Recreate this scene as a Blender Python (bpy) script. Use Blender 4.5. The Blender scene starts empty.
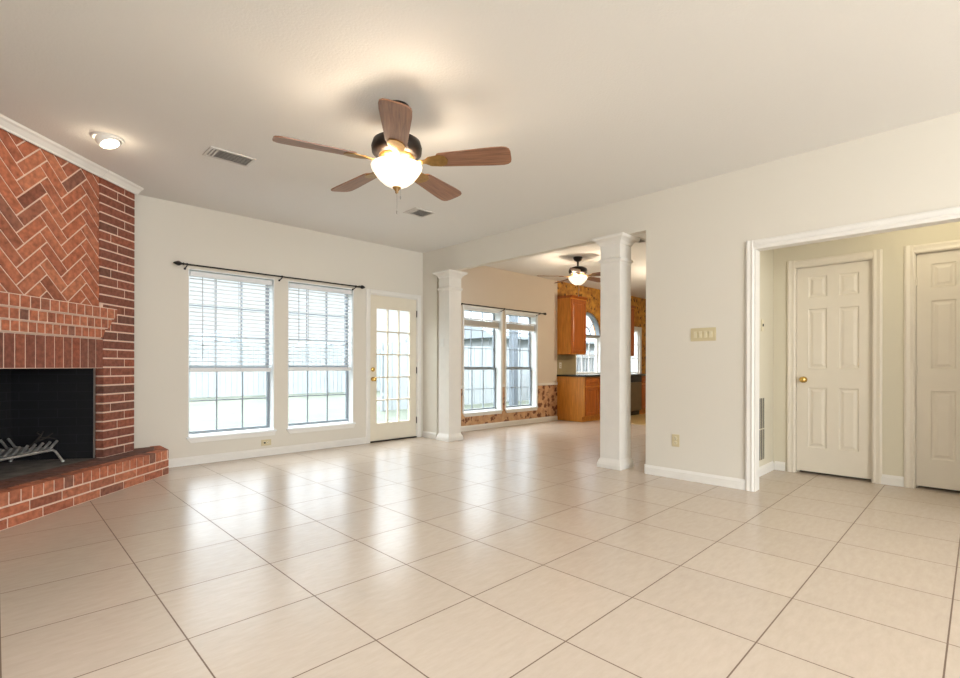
import bpy, bmesh, math, random
from mathutils import Vector, Matrix
random.seed(7)
PI = math.pi
sc = bpy.context.scene
COL = sc.collection

# ------------------------------------------------------------------ camera, sky, exposure
TH = 0.7788; FPX = 492.92
cam_d = bpy.data.cameras.new('camera'); cam = bpy.data.objects.new('camera', cam_d); COL.objects.link(cam)
cam_d.sensor_width = 36; cam_d.lens = FPX / 960 * 36
cam_d.shift_x = -1.19 / 960; cam_d.shift_y = 27.78 / 960
cam_d.clip_start = 0.02; cam_d.clip_end = 300
cam.matrix_world = Matrix.Translation((0, 0, 1.05)) @ Matrix.Rotation(-TH, 4, 'Z') @ Matrix.Rotation(PI / 2, 4, 'X') @ Matrix.Rotation(0.0022, 4, 'Z')
sc.camera = cam
sc.view_settings.view_transform = 'Standard'; sc.view_settings.look = 'None'
sc.view_settings.gamma = 1; sc.view_settings.use_curve_mapping = False
sc.view_settings.exposure = 0.5
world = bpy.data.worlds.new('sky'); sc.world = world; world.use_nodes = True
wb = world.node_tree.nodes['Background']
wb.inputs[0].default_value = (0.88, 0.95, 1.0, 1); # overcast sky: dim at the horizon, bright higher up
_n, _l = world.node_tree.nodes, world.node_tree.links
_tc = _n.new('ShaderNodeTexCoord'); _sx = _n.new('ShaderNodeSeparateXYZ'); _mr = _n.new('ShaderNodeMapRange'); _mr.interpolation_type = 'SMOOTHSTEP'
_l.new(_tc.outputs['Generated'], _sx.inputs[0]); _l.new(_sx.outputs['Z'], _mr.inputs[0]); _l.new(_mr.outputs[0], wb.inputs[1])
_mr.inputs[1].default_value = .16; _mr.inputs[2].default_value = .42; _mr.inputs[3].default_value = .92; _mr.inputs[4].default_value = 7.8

def area(name, loc, direction, sx, sy, power, col=(1, 1, 1), portal=False):
    l = bpy.data.lights.new(name, 'AREA'); l.shape = 'RECTANGLE'; l.size = sx; l.size_y = sy
    l.energy = power; l.color = col
    if portal: l.cycles.is_portal = True
    o = bpy.data.objects.new(name, l); COL.objects.link(o); o.location = loc
    o.rotation_euler = Vector(direction).to_track_quat('-Z', 'Y').to_euler()
    return o
def point(name, loc, power, col, r=0.03):
    l = bpy.data.lights.new(name, 'POINT'); l.energy = power; l.color = col; l.shadow_soft_size = r
    o = bpy.data.objects.new(name, l); COL.objects.link(o); o.location = loc
    return o
# unseen fill light added behind the camera to brighten the room
area('rear_fill_light', (1.4, -4.61, 1.5), (-0.03, 1, 0.05), 3.8, 2.1, 222, (0.91, 0.965, 1.0))
area('portal', (-0.68, 1.35, 1.5), (1, 0, 0), 1.5, 1.0, 1, portal=True)  # guides sky light through the invented left wall opening
point('hall_lamp', (5.15, 0.2, 2.3), 5.0, (1.0, 0.91, 0.66), 0.12)
point('kitchen_lamp', (8.5, 3.6, 2.1), 50, (1.0, 0.87, 0.68), 0.15)
BY, RX, HX, ZC, KX = 5.895, 4.581, 5.709, 2.757, 7.935
WT = 0.17
for nm, cx, w, z0, z1 in (('portal', 1.91, 0.9, 0.3, 2.08), ('portal', 2.97, 0.89, 0.3, 2.08), ('portal', 4.07, 0.58, 0.26, 1.86),
                          ('portal', 5.85, 0.9, 0.3, 2.02), ('portal', 6.86, 0.85, 0.3, 2.0), ('portal', 9.03, 0.92, 0.88, 2.2)):
    area(nm, (cx, BY + WT + .03, (z0 + z1) / 2), (0, -1, 0), w, z1 - z0, 1, portal=True)

# ------------------------------------------------------------------ materials
def lin(r, g, b):
    f = lambda c: ((c / 255 + .055) / 1.055) ** 2.4 if c > 10 else c / 255 / 12.92
    return (f(r), f(g), f(b), 1)
def mat(name, col, rough=.5, metal=0, noise=0.0, nscale=20, bump=0.0, bscale=200, spec=.5, emit=None, es=0):
    m = bpy.data.materials.new(name); m.use_nodes = True
    nt = m.node_tree; b = nt.nodes['Principled BSDF']
    b.inputs['Base Color'].default_value = col; b.inputs['Roughness'].default_value = rough
    b.inputs['Metallic'].default_value = metal; b.inputs['Specular IOR Level'].default_value = spec
    tc = nt.nodes.new('ShaderNodeTexCoord')
    if noise:
        n = nt.nodes.new('ShaderNodeTexNoise'); n.inputs['Scale'].default_value = nscale; n.inputs['Detail'].default_value = 5
        nt.links.new(tc.outputs['Object'], n.inputs['Vector'])
        mx = nt.nodes.new('ShaderNodeMixRGB'); mx.blend_type = 'MULTIPLY'; mx.inputs[1].default_value = col
        r = nt.nodes.new('ShaderNodeValToRGB')
        r.color_ramp.elements[0].position = .3; r.color_ramp.elements[1].position = .7
        v = 1 - noise; r.color_ramp.elements[0].color = (v, v, v, 1); r.color_ramp.elements[1].color = (1, 1, 1, 1)
        nt.links.new(n.outputs['Fac'], r.inputs[0]); nt.links.new(r.outputs[0], mx.inputs[2]); mx.inputs[0].default_value = 1
        nt.links.new(mx.outputs[0], b.inputs['Base Color'])
    if bump:
        n2 = nt.nodes.new('ShaderNodeTexNoise'); n2.inputs['Scale'].default_value = bscale; n2.inputs['Detail'].default_value = 3
        nt.links.new(tc.outputs['Object'], n2.inputs['Vector'])
        bp = nt.nodes.new('ShaderNodeBump'); bp.inputs['Strength'].default_value = bump; bp.inputs['Distance'].default_value = .004
        nt.links.new(n2.outputs['Fac'], bp.inputs['Height']); nt.links.new(bp.outputs[0], b.inputs['Normal'])
    if emit:
        b.inputs['Emission Color'].default_value = emit; b.inputs['Emission Strength'].default_value = es
    return m

M = {}
M['wall'] = mat('wall_paint', (.70, .655, .575, 1), .75, bump=.12, bscale=160)
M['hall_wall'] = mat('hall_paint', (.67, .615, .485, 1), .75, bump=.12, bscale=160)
M['nook_wall'] = mat('nook_paint', (.68, .585, .48, 1), .75, bump=.12, bscale=160)
M['ceiling'] = mat('ceiling_paint', (.77, .745, .705, 1), .85, bump=.45, bscale=70)
M['trim'] = mat('white_trim', (.80, .77, .72, 1), .4, noise=.04, nscale=8)
M['column'] = mat('column_white', (.78, .745, .69, 1), .4, noise=.04, nscale=8)
M['door_cream'] = mat('cream_door', (.77, .70, .57, 1), .45, noise=.03, nscale=8)
M['door_white'] = mat('panel_door_paint', (.76, .69, .58, 1), .42, noise=.03, nscale=8)
M['vinyl'] = mat('white_vinyl', (.86, .88, .88, 1), .35, noise=.03)
M['sash'] = mat('grey_sash', (.27, .31, .35, 1), .4, noise=.1)
M['blind'] = mat('white_blind', (.78, .785, .79, 1), .45, noise=.03)
M['shade'] = mat('grey_shade_fabric', (.52, .48, .43, 1), .8, noise=.15, nscale=60)
M['cord'] = mat('grey_cord', (.45, .45, .46, 1), .7, noise=.1)
M['black'] = mat('black_iron', (.012, .010, .009, 1), .45, .3, noise=.2)
M['bronze'] = mat('oil_rubbed_bronze', (.022, .013, .009, 1), .38, .5, noise=.3, nscale=30)
M['gold'] = mat('antique_brass', (.42, .24, .07, 1), .32, .85, noise=.3, nscale=30)
M['brass'] = mat('polished_brass', (.78, .52, .16, 1), .2, 1, noise=.1)
M['almond'] = mat('almond_plastic', (.62, .53, .33, 1), .45, noise=.03)
M['almond2'] = mat('almond_plastic_light', (.72, .64, .45, 1), .4, noise=.03)
M['dark'] = mat('dark_slot', (.02, .017, .014, 1), .6, noise=.2)
M['plate'] = mat('white_plastic', (.78, .76, .72, 1), .4, noise=.03)
M['vent'] = mat('vent_white_metal', (.66, .62, .57, 1), .45, noise=.05)
M['ventdark'] = mat('vent_shadow_duct', (.38, .36, .34, 1), .7, noise=.2)
M['soot'] = mat('sooty_firebrick', (.012, .012, .015, 1), .8, noise=.6, nscale=6, bump=.3, bscale=60)
M['ash'] = mat('ash_floor', (.20, .175, .16, 1), .95, noise=.6, nscale=9, bump=.5, bscale=80)
M['steel'] = mat('steel_edge', (.45, .42, .39, 1), .4, .6, noise=.2)
M['grate'] = mat('grate_iron', (.75, .74, .72, 1), .35, .8, noise=.35, nscale=25)
M['charred'] = mat('charred_wood', (.05, .04, .034, 1), .9, noise=.5, nscale=40)
M['mortar'] = mat('mortar', lin(232, 202, 182), .9, noise=.12, nscale=30, bump=.3)
M['lamp'] = mat('lit_lamp_lens', (.9, .85, .75, 1), .5, noise=.02, emit=(1, .86, .66, 1), es=7)
M['counter'] = mat('dark_green_counter', (.035, .04, .035, 1), .25, noise=.5, nscale=80)
M['steelapp'] = mat('brown_steel_appliance', (.20, .14, .075, 1), .35, .5, noise=.2, nscale=6)
M['glassblack'] = mat('black_control_panel', (.01, .01, .011, 1), .2, noise=.1)
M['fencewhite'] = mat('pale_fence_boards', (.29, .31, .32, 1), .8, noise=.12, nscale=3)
M['fencegrey'] = mat('grey_fence_boards', (.20, .225, .25, 1), .8, noise=.25, nscale=2)
M['roof'] = mat('grey_shingle', (.24, .265, .29, 1), .9, noise=.15, nscale=6)
M['lawn'] = mat('lawn', (.10, .115, .085, 1), .95, noise=.35, nscale=1.5)
M['post'] = mat('dark_post', (.16, .185, .215, 1), .7, noise=.2)
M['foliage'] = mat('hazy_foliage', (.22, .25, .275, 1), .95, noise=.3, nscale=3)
M['hedge'] = mat('hedge_leaves', (.022, .028, .034, 1), .95, noise=.6, nscale=6)
M['porch'] = mat('greyed_white_porch_paint', (.34, .35, .36, 1), .6, noise=.1)  # white railing given an even grey so it does not overexpose
M['patio'] = mat('concrete_patio', (.36, .36, .35, 1), .9, noise=.15, nscale=3)

def glass(name):
    m = bpy.data.materials.new(name); m.use_nodes = True; nt = m.node_tree
    for n in list(nt.nodes):
        if n.type != 'OUTPUT_MATERIAL': nt.nodes.remove(n)
    o = [n for n in nt.nodes if n.type == 'OUTPUT_MATERIAL'][0]
    t = nt.nodes.new('ShaderNodeBsdfTransparent'); t.inputs[0].default_value = (.97, .98, .98, 1)
    g = nt.nodes.new('ShaderNodeBsdfGlossy'); g.inputs['Roughness'].default_value = .02
    ge = nt.nodes.new('ShaderNodeNewGeometry'); dp = nt.nodes.new('ShaderNodeVectorMath'); dp.operation = 'DOT_PRODUCT'
    nt.links.new(ge.outputs['Incoming'], dp.inputs[0]); nt.links.new(ge.outputs['Normal'], dp.inputs[1])
    def mth(op, a, b):
        n = nt.nodes.new('ShaderNodeMath'); n.operation = op
        for i, x in enumerate((a, b)):
            if isinstance(x, (int, float)): n.inputs[i].default_value = x
            else: nt.links.new(x, n.inputs[i])
        return n.outputs[0]
    ab = mth('ABSOLUTE', dp.outputs['Value'], 0); f = mth('ADD', mth('MULTIPLY', mth('POWER', mth('SUBTRACT', 1, ab), 5), .6), .03)
    mx = nt.nodes.new('ShaderNodeMixShader')
    nt.links.new(f, mx.inputs[0]); nt.links.new(t.outputs[0], mx.inputs[1]); nt.links.new(g.outputs[0], mx.inputs[2])
    nt.links.new(mx.outputs[0], o.inputs[0]); return m
M['glass'] = glass('window_glass')

# glazed ceramic floor tile
def tile_mat(name, c1, c2, grout, gx, gy, t, rough):
    m = bpy.data.materials.new(name); m.use_nodes = True; nt = m.node_tree; b = nt.nodes['Principled BSDF']; L = nt.links.new
    tc = nt.nodes.new('ShaderNodeTexCoord'); mp = nt.nodes.new('ShaderNodeMapping')
    mp.inputs['Location'].default_value = (-gx / t, -gy / t, 0); mp.inputs['Scale'].default_value = (1 / t, 1 / t, 1)
    L(tc.outputs['Object'], mp.inputs['Vector'])
    br = nt.nodes.new('ShaderNodeTexBrick'); br.offset = 0; br.squash = 1
    br.inputs['Scale'].default_value = 1; br.inputs['Brick Width'].default_value = 1; br.inputs['Row Height'].default_value = 1
    br.inputs['Mortar Size'].default_value = .0054; br.inputs['Mortar Smooth'].default_value = .05; br.inputs['Bias'].default_value = 0
    br.inputs['Color1'].default_value = c1; br.inputs['Color2'].default_value = c2; br.inputs['Mortar'].default_value = grout
    L(mp.outputs[0], br.inputs['Vector'])
    n = nt.nodes.new('ShaderNodeTexNoise'); n.inputs['Scale'].default_value = 13; n.inputs['Detail'].default_value = 9; n.inputs['Roughness'].default_value = .65
    mp2 = nt.nodes.new('ShaderNodeMapping'); mp2.inputs['Scale'].default_value = (.8, 2.6, 1); L(tc.outputs['Object'], mp2.inputs[0]); L(mp2.outputs[0], n.inputs['Vector'])
    r = nt.nodes.new('ShaderNodeValToRGB'); r.color_ramp.elements[0].position = .3; r.color_ramp.elements[1].position = .72
    r.color_ramp.elements[0].color = (.90, .885, .87, 1); r.color_ramp.elements[1].color = (1, 1, 1, 1); L(n.outputs['Fac'], r.inputs[0])
    mx = nt.nodes.new('ShaderNodeMixRGB'); mx.blend_type = 'MULTIPLY'; mx.inputs[0].default_value = 1
    L(br.outputs['Color'], mx.inputs[1]); L(r.outputs[0], mx.inputs[2]); L(mx.outputs[0], b.inputs['Base Color'])
    mr = nt.nodes.new('ShaderNodeMapRange'); mr.inputs[3].default_value = rough; mr.inputs[4].default_value = .85; L(br.outputs['Fac'], mr.inputs[0]); L(mr.outputs[0], b.inputs['Roughness'])
    inv = nt.nodes.new('ShaderNodeMath'); inv.operation = 'MULTIPLY_ADD'; inv.inputs[1].default_value = -1; inv.inputs[2].default_value = 1; L(br.outputs['Fac'], inv.inputs[0])
    n3 = nt.nodes.new('ShaderNodeTexNoise'); n3.inputs['Scale'].default_value = 22; L(tc.outputs['Object'], n3.inputs['Vector'])
    ad = nt.nodes.new('ShaderNodeMath'); ad.operation = 'MULTIPLY_ADD'; ad.inputs[1].default_value = .12; L(n3.outputs['Fac'], ad.inputs[0]); L(inv.outputs[0], ad.inputs[2])
    bp = nt.nodes.new('ShaderNodeBump'); bp.inputs['Strength'].default_value = .35; bp.inputs['Distance'].default_value = .002; L(ad.outputs[0], bp.inputs['Height']); L(bp.outputs[0], b.inputs['Normal'])
    b.inputs['Specular IOR Level'].default_value = .6
    return m
M['tile'] = tile_mat('floor_tile', (.61, .51, .415, 1), (.585, .488, .398, 1), (.17, .11, .075, 1), 1.043, 1.6275, .5135, .235)
M['reflected_wood_tile'] = tile_mat('reflected_wood_tile', (.50, .36, .15, 1), (.46, .33, .14, 1), (.25, .17, .08, 1), 8.4, 5.2, .3, .35)  # yellow of reflected wood put into the floor colour
M['backsplash'] = tile_mat('backsplash_tile', (.45, .36, .20, 1), (.40, .32, .18, 1), (.30, .25, .16, 1), 0, 0, .1, .3)

def wood(name, c1, c2, scale=(14, 14, 1.2), rough=.35):
    m = bpy.data.materials.new(name); m.use_nodes = True; nt = m.node_tree; b = nt.nodes['Principled BSDF']; L = nt.links.new
    tc = nt.nodes.new('ShaderNodeTexCoord'); mp = nt.nodes.new('ShaderNodeMapping'); mp.inputs['Scale'].default_value = scale; L(tc.outputs['Object'], mp.inputs[0])
    n = nt.nodes.new('ShaderNodeTexNoise'); n.inputs['Scale'].default_value = 3; n.inputs['Detail'].default_value = 6; n.inputs['Distortion'].default_value = .6; L(mp.outputs[0], n.inputs['Vector'])
    r = nt.nodes.new('ShaderNodeValToRGB'); r.color_ramp.elements[0].position = .32; r.color_ramp.elements[1].position = .68
    r.color_ramp.elements[0].color = c1; r.color_ramp.elements[1].color = c2; L(n.outputs['Fac'], r.inputs[0]); L(r.outputs[0], b.inputs['Base Color'])
    b.inputs['Roughness'].default_value = rough; return m
M['oak'] = wood('honey_oak', lin(190, 118, 36), lin(220, 146, 56))
M['oakdoor'] = wood('honey_oak_door', lin(148, 78, 24), lin(180, 98, 34))
M['blade'] = wood('walnut_blade', lin(120, 82, 60), lin(160, 114, 86), (1.6, 22, 22), .4)

# brick: each brick is its own island, tinted at random
def brick_mat(name, cols):
    m = bpy.data.materials.new(name); m.use_nodes = True; nt = m.node_tree; b = nt.nodes['Principled BSDF']; L = nt.links.new
    g = nt.nodes.new('ShaderNodeNewGeometry'); r = nt.nodes.new('ShaderNodeValToRGB'); cr = r.color_ramp
    cr.elements[0].color = cols[0]; cr.elements[0].position = 0; cr.elements[1].color = cols[-1]; cr.elements[1].position = 1
    for i, c in enumerate(cols[1:-1]):
        e = cr.elements.new((i + 1) / (len(cols) - 1)); e.color = c
    L(g.outputs['Random Per Island'], r.inputs[0])
    tc = nt.nodes.new('ShaderNodeTexCoord'); n = nt.nodes.new('ShaderNodeTexNoise'); n.inputs['Scale'].default_value = 28; n.inputs['Detail'].default_value = 6; L(tc.outputs['Object'], n.inputs['Vector'])
    r2 = nt.nodes.new('ShaderNodeValToRGB'); r2.color_ramp.elements[0].position = .3; r2.color_ramp.elements[1].position = .72
    r2.color_ramp.elements[0].color = (.55, .52, .5, 1); r2.color_ramp.elements[1].color = (1.1, 1.1, 1.1, 1); L(n.outputs['Fac'], r2.inputs[0])
    mx = nt.nodes.new('ShaderNodeMixRGB'); mx.blend_type = 'MULTIPLY'; mx.inputs[0].default_value = 1; L(r.outputs[0], mx.inputs[1]); L(r2.outputs[0], mx.inputs[2]); L(mx.outputs[0], b.inputs['Base Color'])
    bp = nt.nodes.new('ShaderNodeBump'); bp.inputs['Strength'].default_value = .5; bp.inputs['Distance'].default_value = .004; L(n.outputs['Fac'], bp.inputs['Height']); L(bp.outputs[0], b.inputs['Normal'])
    b.inputs['Roughness'].default_value = .85; return m
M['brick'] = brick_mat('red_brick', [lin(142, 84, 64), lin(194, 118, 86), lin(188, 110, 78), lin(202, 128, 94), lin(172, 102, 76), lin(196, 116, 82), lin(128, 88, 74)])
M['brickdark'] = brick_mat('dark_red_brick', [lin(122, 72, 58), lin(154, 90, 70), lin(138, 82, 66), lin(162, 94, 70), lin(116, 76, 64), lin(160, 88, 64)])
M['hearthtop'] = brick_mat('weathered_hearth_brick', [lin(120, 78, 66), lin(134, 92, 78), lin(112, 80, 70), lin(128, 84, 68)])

# floral wallpapers
def wallpaper(name, base, base2, spot, scale, leaf):
    m = bpy.data.materials.new(name); m.use_nodes = True; nt = m.node_tree; b = nt.nodes['Principled BSDF']; L = nt.links.new
    tc = nt.nodes.new('ShaderNodeTexCoord')
    n = nt.nodes.new('ShaderNodeTexNoise'); n.inputs['Scale'].default_value = scale * 1.2; n.inputs['Detail'].default_value = 4; L(tc.outputs['Object'], n.inputs['Vector'])
    r = nt.nodes.new('ShaderNodeValToRGB'); r.color_ramp.elements[0].position = .35; r.color_ramp.elements[1].position = .65
    r.color_ramp.elements[0].color = base; r.color_ramp.elements[1].color = base2; L(n.outputs['Fac'], r.inputs[0])
    v = nt.nodes.new('ShaderNodeTexVoronoi'); v.inputs['Scale'].default_value = scale; L(tc.outputs['Object'], v.inputs['Vector'])
    n2 = nt.nodes.new('ShaderNodeTexNoise'); n2.inputs['Scale'].default_value = scale * 3.5; n2.inputs['Detail'].default_value = 2; L(tc.outputs['Object'], n2.inputs['Vector'])
    ad = nt.nodes.new('ShaderNodeMath'); ad.operation = 'MULTIPLY_ADD'; ad.inputs[1].default_value = .9; L(n2.outputs['Fac'], ad.inputs[0]); L(v.outputs['Distance'], ad.inputs[2])
    r2 = nt.nodes.new('ShaderNodeValToRGB'); r2.color_ramp.elements[0].position = leaf; r2.color_ramp.elements[1].position = leaf + .09
    r2.color_ramp.elements[0].color = (1, 1, 1, 1); r2.color_ramp.elements[1].color = (0, 0, 0, 1); L(ad.outputs[0], r2.inputs[0])
    mx = nt.nodes.new('ShaderNodeMixRGB'); L(r2.outputs[0], mx.inputs[0]); L(r.outputs[0], mx.inputs[1]); mx.inputs[2].default_value = spot
    L(mx.outputs[0], b.inputs['Base Color']); b.inputs['Roughness'].default_value = .7; return m
M['wp_nook'] = wallpaper('floral_wallpaper', lin(208, 168, 128), lin(184, 138, 100), lin(116, 70, 48), 9, .76)
M['wp_kitchen'] = wallpaper('gold_wallpaper', lin(214, 158, 66), lin(170, 112, 48), lin(100, 64, 30), 9, .66)

def bowl_mat():
    m = bpy.data.materials.new('frosted_glass_bowl'); m.use_nodes = True; nt = m.node_tree; b = nt.nodes['Principled BSDF']; L = nt.links.new
    b.inputs['Base Color'].default_value = (.9, .86, .78, 1); b.inputs['Roughness'].default_value = .3
    tc = nt.nodes.new('ShaderNodeTexCoord'); n = nt.nodes.new('ShaderNodeTexNoise'); n.inputs['Scale'].default_value = 9; L(tc.outputs['Object'], n.inputs['Vector'])
    r = nt.nodes.new('ShaderNodeValToRGB'); r.color_ramp.elements[0].color = (1, .80, .56, 1); r.color_ramp.elements[1].color = (1, .93, .80, 1); L(n.outputs['Fac'], r.inputs[0]); L(r.outputs[0], b.inputs['Emission Color'])
    b.inputs['Emission Strength'].default_value = .75; return m
M['bowl'] = bowl_mat()

# ------------------------------------------------------------------ mesh helpers
class MB:
    def __init__(self, T=None): self.v = []; self.f = []; self.m = []; self.s = []; self.T = T
    def add(self, vs, fs, mi=0, smooth=False):
        n = len(self.v)
        for p in vs:
            p = Vector(p); self.v.append(self.T @ p if self.T else p)
        for f in fs: self.f.append([i + n for i in f]); self.m.append(mi); self.s.append(smooth)
    def box(self, x0, x1, y0, y1, z0, z1, mi=0):
        if x0 > x1: x0, x1 = x1, x0
        if y0 > y1: y0, y1 = y1, y0
        if z0 > z1: z0, z1 = z1, z0
        self.add([(x0, y0, z0), (x1, y0, z0), (x1, y1, z0), (x0, y1, z0), (x0, y0, z1), (x1, y0, z1), (x1, y1, z1), (x0, y1, z1)],
                 [(0, 3, 2, 1), (4, 5, 6, 7), (0, 1, 5, 4), (1, 2, 6, 5), (2, 3, 7, 6), (3, 0, 4, 7)], mi)
    def prism(self, poly, fn, h0, h1, mi=0):
        n = len(poly)
        vs = [fn(a, b, h0) for a, b in poly] + [fn(a, b, h1) for a, b in poly]
        self.add(vs, [list(range(n))[::-1], [n + i for i in range(n)]] + [(i, (i + 1) % n, n + (i + 1) % n, n + i) for i in range(n)], mi)
    def loft(self, rings, mi=0, smooth=False, caps=True, closed=True):
        n = len(rings[0]); vs = [p for r in rings for p in r]; fs = []
        for k in range(len(rings) - 1):
            for i in range(n if closed else n - 1):
                j = (i + 1) % n; fs.append((k * n + i, k * n + j, (k + 1) * n + j, (k + 1) * n + i))
        self.add(vs, fs, mi, smooth)
        if caps:
            self.add(rings[0], [list(range(n))[::-1]], mi); self.add(rings[-1], [list(range(n))], mi)
    def sq(self, cx, cy, prof, mi=0):      # square section: list of (half, z)
        self.loft([[(cx - h, cy - h, z), (cx + h, cy - h, z), (cx + h, cy + h, z), (cx - h, cy + h, z)] for h, z in prof], mi)
    def lathe(self, c, prof, seg=32, mi=0, axis='Z', caps=True):
        rings = []
        for r, h in prof:
            ring = []
            for i in range(seg):
                a = 2 * PI * i / seg; x, y = r * math.cos(a), r * math.sin(a)
                if axis == 'Z': ring.append((c[0] + x, c[1] + y, c[2] + h))
                elif axis == 'X': ring.append((c[0] + h, c[1] + x, c[2] + y))
                else: ring.append((c[0] + x, c[1] + h, c[2] + y))
            rings.append(ring)
        self.loft(rings, mi, True, caps)
    def tube(self, pts, r, seg=8, mi=0):
        pts = [Vector(p) for p in pts]; rings = []; up = Vector((.123, .377, .92)).normalized()
        rr = r if isinstance(r, (list, tuple)) else [r] * len(pts)
        for i, p in enumerate(pts):
            d = (pts[min(i + 1, len(pts) - 1)] - pts[max(i - 1, 0)]).normalized()
            u = d.cross(up).normalized(); w = d.cross(u)
            rings.append([p + rr[i] * (math.cos(2 * PI * k / seg) * u + math.sin(2 * PI * k / seg) * w) for k in range(seg)])
        self.loft(rings, mi, True)
    def build(self, name, mats, parent=None, bevel=0, loc=None):
        me = bpy.data.meshes.new(name); org = Vector(loc) if loc else Vector((0, 0, 0))
        me.from_pydata([v - org for v in self.v], [], self.f)
        for m in (mats if isinstance(mats, (list, tuple)) else [mats]): me.materials.append(m)
        for p, mi, s in zip(me.polygons, self.m, self.s): p.material_index = mi; p.use_smooth = s
        bm = bmesh.new(); bm.from_mesh(me); bmesh.ops.recalc_face_normals(bm, faces=bm.faces); bm.to_mesh(me); bm.free()
        o = bpy.data.objects.new(name, me); COL.objects.link(o); o.location = org
        if parent: o.parent = parent
        if bevel:
            b = o.modifiers.new('bevel', 'BEVEL'); b.width = bevel; b.segments = 2; b.limit_method = 'ANGLE'
        return o
def empty(name, loc=(0, 0, 0), rz=0):
    o = bpy.data.objects.new(name, None); COL.objects.link(o); o.location = loc; o.rotation_euler.z = rz; o.empty_display_size = .1
    return o
def tag(o, label, cat, group=None, kind=None):
    if label: o['label'] = label
    if cat: o['category'] = cat
    if group: o['group'] = group
    if kind: o['kind'] = kind
    return o
def struct(o, label=None):
    o['kind'] = 'structure'
    if label: o['label'] = label
    return o
def children(o): return [c for c in bpy.data.objects if c.parent == o]
def copy_tree(o, parent=None):
    c = o.copy(); COL.objects.link(c)
    if parent: c.parent = parent
    for ch in children(o): copy_tree(ch, c)
    return c

def wall_cells(mb, fn, a0, a1, z0, z1, d0, d1, holes, mi_fn=None, asplit=(), zsplit=(), mi_out=None):
    A = sorted({a0, a1, *asplit, *[h[0] for h in holes], *[h[1] for h in holes]}); Z = sorted({z0, z1, *zsplit, *[h[2] for h in holes], *[h[3] for h in holes]})
    A = [a for a in A if a0 <= a <= a1]; Z = [z for z in Z if z0 <= z <= z1]
    solid = lambda a, z: not any(h[0] < a < h[1] and h[2] < z < h[3] for h in holes)
    for i in range(len(A) - 1):
        for k in range(len(Z) - 1):
            a, z = (A[i] + A[i + 1]) / 2, (Z[k] + Z[k + 1]) / 2
            if not solid(a, z): continue
            mi = mi_fn(a, z) if mi_fn else 0
            p = [(A[i], Z[k]), (A[i + 1], Z[k]), (A[i + 1], Z[k + 1]), (A[i], Z[k + 1])]
            mb.add([fn(x, y, d0) for x, y in p], [(0, 1, 2, 3)], mi)
            if mi_out is not None: mi = mi_out
            mb.add([fn(x, y, d1) for x, y in p], [(0, 1, 2, 3)], mi)
            for (e, (na, nz)) in (((0, 1), (a, Z[k] - 1e-4)), ((1, 2), (A[i + 1] + 1e-4, z)), ((2, 3), (a, Z[k + 1] + 1e-4)), ((3, 0), (A[i] - 1e-4, z))):
                out = na < a0 or na > a1 or nz < z0 or nz > z1
                if out or not solid(na, nz):
                    q = [p[e[0]], p[e[1]]]
                    mb.add([fn(*q[0], d0), fn(*q[1], d0), fn(*q[1], d1), fn(*q[0], d1)], [(0, 1, 2, 3)], mi)

# ------------------------------------------------------------------ room shell
YR, XL, XE, SW = -4.60, -0.55, 12.30, 1.62     # rear wall, left wall, kitchen end wall, kitchen side wall
mb = MB(); mb.box(XL - .1, XE + .1, YR - .1, BY + WT, -.12, 0); struct(mb.build('floor', M['tile']))
mb = MB(); mb.box(8.38, XE, SW + .01, BY - .001, 0, .004); struct(mb.build('floor_wood_reflection', M['reflected_wood_tile']))  # thin slab painted with the yellow reflection of the wood
mb = MB(); mb.box(XL - .1, XE + .1, YR - .1, BY + WT, ZC, ZC + .12); struct(mb.build('ceiling', M['ceiling']))
fY = lambda a, z, d: (a, d, z)          # wall in a Y = const plane
fX = lambda a, z, d: (d, a, z)          # wall in an X = const plane

W = [(1.459, 2.362, .30, 2.085), (2.528, 3.415, .30, 2.085), (5.42, 6.302, .30, 2.025), (6.431, 7.283, .30, 2.025)]
FD = (3.665, 4.480, 0, 2.055)           # french door opening
mb = MB(); wall_cells(mb, fY, XL, 4.74, 0, ZC, BY, BY + WT, [W[0], W[1], FD], mi_out=1); struct(mb.build('wall_back', [M['wall'], M['column']]))
mb = MB(); wall_cells(mb, fY, 4.74, KX, 0, ZC, BY, BY + WT, [W[2], W[3]], lambda a, z: 1 if z < .70 else 0, zsplit=(.70,), mi_out=2)
struct(mb.build('wall_nook', [M['nook_wall'], M['wp_nook'], M['column']]))
AC, AR, AZ = 9.055, .495, 1.728          # arch of the kitchen window
mb = MB(); wall_cells(mb, fY, KX, XE, 0, ZC, BY, BY + WT, [(AC - AR, AC + AR, .885, AZ + AR), (10.80, 11.30, .90, 1.96)], mi_out=1)
for s in (-1, 1):                        # masonry above the arch
    poly = [(AC + s * AR, AZ + AR), (AC, AZ + AR)] + [(AC + s * AR * math.sin(t), AZ + AR * math.cos(t)) for t in [PI / 2 * k / 12 for k in range(1, 13)]]
    mb.prism(poly, lambda a, b, h: (a, h, b), BY, BY + WT)
struct(mb.build('wall_kitchen', [M['wp_kitchen'], M['column']]))
mb = MB(); wall_cells(mb, fX, YR, BY, 0, ZC, RX, RX + .09, [(2.325, 5.56, 0, 2.405), (-.62, 1.350, 0, 2.062)]); struct(mb.build('wall_right', M['wall']))
mb = MB(); wall_cells(mb, fX, YR, BY, 0, ZC, XL - .1, XL, [(.6, 2.1, 1.0, 2.0)]); struct(mb.build('wall_left', M['wall']))  # unseen opening added to let sky light onto the floor
mb = MB(); wall_cells(mb, fY, XL, XE, 0, ZC, YR - .1, YR, [(-.5, 3.3, .45, 2.55)]); struct(mb.build('wall_rear', M['wall']))  # opening made up to hold the rear fill light
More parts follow.
